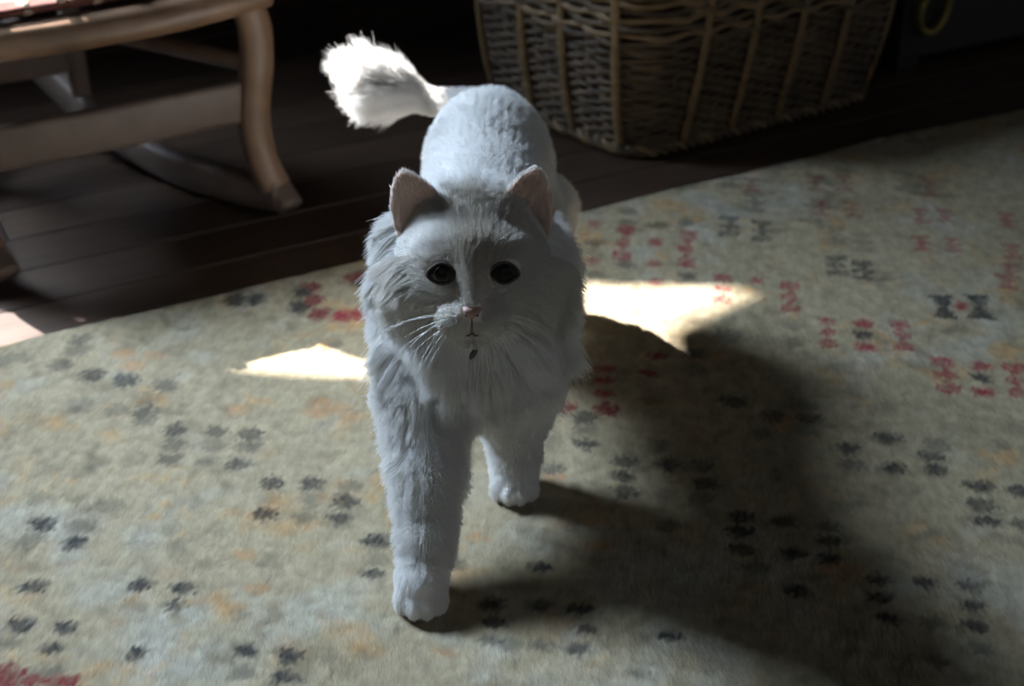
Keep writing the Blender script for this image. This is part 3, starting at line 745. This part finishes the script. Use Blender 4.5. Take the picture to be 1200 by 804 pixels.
def f_face(Pn, N, rg, r):
    src = np.array([HX, .905, .252]); away = norm(Pn-src); away[:, 2] -= .1
    dist = np.linalg.norm(Pn-src, axis=1)
    L = .0024+.0070*np.clip((dist-.01)/.06, 0, 1)
    crown = np.clip((Pn[:, 2]-.284)/.012, 0, 1)*np.clip((Pn[:, 1]-.955)/.02, 0, 1); L = L+crown*.007
    low = np.clip((.262-Pn[:, 2])/.03, 0, 1)*np.clip((dist-.035)/.02, 0, 1); L = L+low*.012
    d0 = norm(norm(tang(N, away))*.85+N*(.38+.5*crown)[:, None]+DOWN*low[:, None]*.4)
    ok = np.ones(len(Pn), bool)
    for e in eye_np:
        q = Pn-e; ok &= ~(((q[:, 0]/.0110)**2+(q[:, 2]/.0078)**2 < 1) & (Pn[:, 1] < .95))
        nearE = (((q[:, 0]/.018)**2+(q[:, 2]/.014)**2 < 1) & (Pn[:, 1] < .95)); L = np.where(nearE, L*.55, L)
    ok &= ~((np.abs(Pn[:, 0]-HX) < .0060) & (Pn[:, 1] < .9105) & (Pn[:, 2] > .2455) & (Pn[:, 2] < .2570))
    ok &= ~((np.abs(Pn[:, 0]-HX) < .0075) & (np.abs(Pn[:, 2]-.2315) < .0016) & (Pn[:, 1] < .912))
    return L, d0, DOWN*.10+noise3(Pn, 330)*.22*crown[:, None], ok
def f_ruff(Pn, N, rg, r):
    x = Pn[:, 0]-HX; side = np.sign(x)*np.clip(np.abs(x)/.03, 0, 1)
    flow = np.stack([side*.9, .22*np.ones(len(x)), -.55-.7*np.clip((.25-Pn[:, 2])/.06, 0, 1)], 1)
    up = Pn[:, 2] > .255
    flow[up] = np.stack([side*1.0, .30*np.ones(len(x)), .10-.45*np.clip((np.abs(x)-.03)/.03,0,1)], 1)[up]
    L = .030+.011*np.clip((.26-Pn[:, 2])/.08, 0, 1)
    nm = np.array([rnames[q] for q in rg])
    L = np.where(nm == 'cheek', .010+.022*np.clip((Pn[:, 1]-.935)/.035, 0, 1), L)
    L = np.where(up & (Pn[:, 1] > 1.0) & (np.abs(x) < .04), .016, L)
    L = np.where((nm == 'chest'), .026, L); L = np.where((nm == 'shoulder'), .016, L)
    L = np.where((nm == 'shoulder') & (np.abs(x) < .03) & (Pn[:, 2] > .23), .013, L)
    d0 = norm(norm(tang(N, flow))*.75+N*.6)
    ok = (~((nm == 'cheek') & (Pn[:, 1] < .93)))
    return L, d0, DOWN*.32+noise3(Pn, 150)*.16, ok
def f_body(Pn, N, rg, r):
    L = .0095+0*Pn[:, 0]
    d0 = norm(norm(tang(N, BACK*.9+DOWN*.5))*.75+N*.65)
    nm = np.array([rnames[q] for q in rg])
    L = np.where(nm == 'thigh', .016, L); L = np.where((nm == 'belly'), .012, L)
    L = np.where((nm == 'back') & (Pn[:, 1] < 1.13), .011, L)
    return L, d0, DOWN*.15+noise3(Pn, 160)*.08, np.ones(len(Pn), bool)
def f_leg(Pn, N, rg, r):
    L = .0065+.0085*np.clip((Pn[:, 2]-.035)/.06, 0, 1)
    d0 = norm(norm(tang(N, DOWN+BACK*.25))*.75+N*.62)
    wob = noise3(Pn, 190)*.10
    return L, d0, DOWN*.25+wob, np.ones(len(Pn), bool)
def f_paw(Pn, N, rg, r):
    d0 = norm(norm(tang(N, DOWN*.7-BACK*.6))*.9+N*.3)
    return .0042+0*Pn[:, 0], d0, DOWN*.1+0*Pn, Pn[:, 2] > RUG_TOP+.002
T0, T1 = np.array(TL[1]), np.array(TL[-1]); TD = (T1-T0)/np.linalg.norm(T1-T0)
def f_tail(Pn, N, rg, r):
    s = np.clip(((Pn-T0)@TD)/np.linalg.norm(T1-T0), -.6, 1.05)
    L = .0055+.034*np.clip((s-.02)/.40, 0, 1)**1.1
    L = L*np.where(s > .8, .62, 1)*np.where(s > .55, .88, 1)
    lift = .95-.1*s
    d0 = norm(N*lift[:, None]+TD*.55)
    return L, d0, TD*.22+noise3(Pn, 90)*.15+DOWN*.06, np.ones(len(Pn), bool)
def f_ear(Pn, N, rg, r):
    d0 = norm(norm(tang(N, np.array([0, .2, 1.])))*.9+N*.25)
    inner = (-N[:, 1] > .25)
    ok = ~inner | (r.random(len(Pn)) < .25)
    return np.where(inner, .006, .0038), d0, 0*Pn, ok
grow('face_fur', ['head', 'face', 'bridge', 'muzzle', 'chin'], 60000, 4, f_face, .00020, .5, .005, 1)
grow('ruff', ['cheek', 'neck', 'ruff', 'chest', 'shoulder'], 95000, 7, f_ruff, .00030, .6, .011, 2)
grow('body_fur', ['back', 'rump', 'belly', 'thigh', 'hock'], 80000, 4, f_body, .00030, .55, .006, 3)
grow('leg_fur', ['leg'], 42000, 5, f_leg, .00025, .35, .007, 4)
grow('paw_fur', ['paw'], 26000, 3, f_paw, .00022, .2, .004, 5)
grow('tail_plume', ['tail'], 26000, 7, f_tail, .00026, .35, .010, 6)
grow('ear_fur', ['ear'], 12000, 3, f_ear, .00018, .2, .004, 7)

# eyes, nose, whiskers, tag ------------------------------------------
m_eye, nt, b = nodes('eye_iris'); b.inputs['Base Color'].default_value = (.020, .023, .012, 1); b.inputs['Roughness'].default_value = .3; b.inputs['Specular IOR Level'].default_value = .2
m_pup, nt, b = nodes('eye_pupil'); b.inputs['Base Color'].default_value = (.004, .004, .004, 1); b.inputs['Roughness'].default_value = .2; b.inputs['Specular IOR Level'].default_value = .2
m_rim = mat_noise('eye_rim', (.05, .035, .03), (.08, .055, .045), 200, rough=.6)
m_mouth = mat_noise('mouth_line', (.10, .055, .045), (.14, .08, .06), 200, rough=.7)
m_nose = mat_noise('nose_leather', (.30, .17, .14), (.38, .22, .18), 200, rough=.5)
m_whisk, nt, b = nodes('whisker_white'); b.inputs['Base Color'].default_value = (.85, .85, .85, 1)
m_tag = mat_noise('tag_metal', (.02, .02, .02), (.05, .05, .05), 100, rough=.35)
m_nos, nt, b = nodes('nostril'); b.inputs['Base Color'].default_value = (.03, .012, .01, 1)
CBv = Vector(CB)
def almond(n=28):
    out = []
    for k in range(n):
        a = 2*math.pi*k/n; c, s = math.cos(a), math.sin(a)
        out.append((c*1.0, s*(1-.32*abs(c)**2.2)))
    return out
for s, e in zip((-1, 1), EYES):
    tilt = -s*math.radians(-9)
    f = Vector((s*.16, -1, .16)).normalized(); r_ = Vector((0, 0, 1)).cross(f).normalized()*-1; u_ = f.cross(r_)*-1
    if u_.z < 0: u_ = -u_
    R2 = r_*math.cos(tilt)+u_*math.sin(tilt); U2 = -r_*math.sin(tilt)+u_*math.cos(tilt)
    c0 = Vector((e.x, .9262, e.z))-CBv
    rx, rz = .0102, .0074
    V, F = [], []; al = almond(); n = len(al); rings = 6
    for j in range(rings):
        k = 1-j/rings; dome = .0042*math.cos(k*math.pi/2)
        for (a, b_) in al: V.append(c0+R2*(a*rx*k)+U2*(b_*rz*k)+f*dome)
    V.append(c0+f*.0042)
    for j in range(rings-1):
        for k in range(n): F.append((j*n+k, j*n+(k+1) % n, (j+1)*n+(k+1) % n, (j+1)*n+k))
    for k in range(n): F.append(((rings-1)*n+k, (rings-1)*n+(k+1) % n, rings*n))
    nb = len(V)
    for (a, b_) in al: V.append(c0+R2*(a*rx)+U2*(b_*rz)-f*.006)
    for k in range(n): F.append((nb+k, nb+(k+1) % n, (k+1) % n, k))
    F.append(tuple(nb+k for k in range(n))[::-1])
    eo = link('eye', mesh_from('eye', V, F), cat, None, m_eye)
    bm = bmesh.new(); bmesh.ops.create_uvsphere(bm, u_segments=20, v_segments=10, radius=1)
    M4 = Matrix((( *(R2*.0046), 0), (*(U2*.0054), 0), (*(f*.0012), 0), (0, 0, 0, 1))).transposed()
    bmesh.ops.transform(bm, matrix=Matrix.Translation(c0+f*.0038+U2*.0006) @ M4, verts=bm.verts)
    link('pupil', bm_mesh('pupil', bm, True), eo, None, m_pup)
    V, F = [], []
    sweep(V, F, [c0+R2*(a*rx*1.03)+U2*(b_*rz*1.04)+f*.0007 for a, b_ in al], .0017, .0022, n=6, power=2, closed=True, side=f)
    link('eyelid_rim', mesh_from('eyelid_rim', V, F), eo, None, m_rim)
# nose leather
V, F = [], []
nc = Vector((HX, .9045, .2515))-CBv
prof = [(-.0066, .0030), (-.0040, .0044), (0, .0047), (.0040, .0044), (.0066, .0030), (.0058, .0004), (.0030, -.0022), (0, -.0046), (-.0030, -.0022), (-.0058, .0004)]
n = len(prof)
for k, dp in ((1.0, .0045), (1.0, .0), (.82, -.0022), (.45, -.0034)):
    for (a, b_) in prof: V.append(nc+Vector((a*k, dp, b_*k)))
for j in range(3):
    for k in range(n): F.append((j*n+k, j*n+(k+1) % n, (j+1)*n+(k+1) % n, (j+1)*n+k))
F.append(tuple(3*n+k for k in range(n)))
no = link('nose', mesh_from('nose', V, F), cat, None, m_nose); tag(no, 'small pink nose')
for s in (-1, 1):
    bm = bmesh.new(); bmesh.ops.create_uvsphere(bm, u_segments=12, v_segments=8, radius=1)
    bmesh.ops.transform(bm, matrix=Matrix.Translation(nc+Vector((s*.0036, -.0020, -.0004))) @ Matrix.Diagonal((.0015, .0012, .0009, 1)), verts=bm.verts)
    link('nostril', bm_mesh('nostril', bm, True), no, None, m_nos)
# mouth
V, F = [], []
mp = [Vector((HX+a, y, z))-CBv for a, y, z in ((-.0052, .9046, .2345), (-.0028, .9032, .2343), (0, .9022, .2368), (.0028, .9032, .2343), (.0052, .9046, .2345))]
sweep(V, F, smooth_path(mp, 4), .0011, .0011, n=6, power=2)
sweep(V, F, [Vector((HX, .9040, .2475))-CBv, Vector((HX, .9022, .2368))-CBv], .0010, .0008, n=6, power=2)
link('mouth', mesh_from('mouth', V, F), cat, None, m_mouth)
for s in (-1, 1):
    for k in range(9):
        rr, cc_ = k // 3, k % 3
        p0 = Vector((HX+s*(.013+.003*cc_), .911+.003*cc_, .2445-.0042*rr))
        d = Vector((s*(1.0-.16*rr), -.05+.25*random.random(), -.12-.38*rr+.1*random.uniform(-1, 1))).normalized()
        L = random.uniform(.040, .060)
        pts = [p0+d*(L*t)+Vector((0, 0, -.35*L*t*t)) for t in (0, .25, .5, .75, 1)]
        V, F = [], []; sweep(V, F, [p-CBv for p in pts], [.0007, .0006, .0005, .0004, .0002], [.0007, .0006, .0005, .0004, .0002], n=5, power=2)
        link('whisker', mesh_from('whisker', V, F), cat, None, m_whisk)
# small dark tag hanging under the chin
tp = P(555, 411, .925)-CBv
V, F = [], []
pts = [tp+Vector((.0014*math.cos(a)+.0012*math.sin(a), 0, .0046*math.sin(a)))*1.0 for a in [2*math.pi*i/16 for i in range(16)]]
bm = bmesh.new(); bmesh.ops.create_uvsphere(bm, u_segments=14, v_segments=8, radius=1)
bmesh.ops.transform(bm, matrix=Matrix.Translation(tp+Vector((0, -.004, 0))) @ Matrix.Rotation(math.radians(28), 4, 'Y') @ Matrix.Diagonal((.0022, .0014, .0058, 1)), verts=bm.verts)
tg = link('collar_tag', bm_mesh('collar_tag', bm, True), cat, None, m_tag); tag(tg, 'small dark tag hanging under the chin')
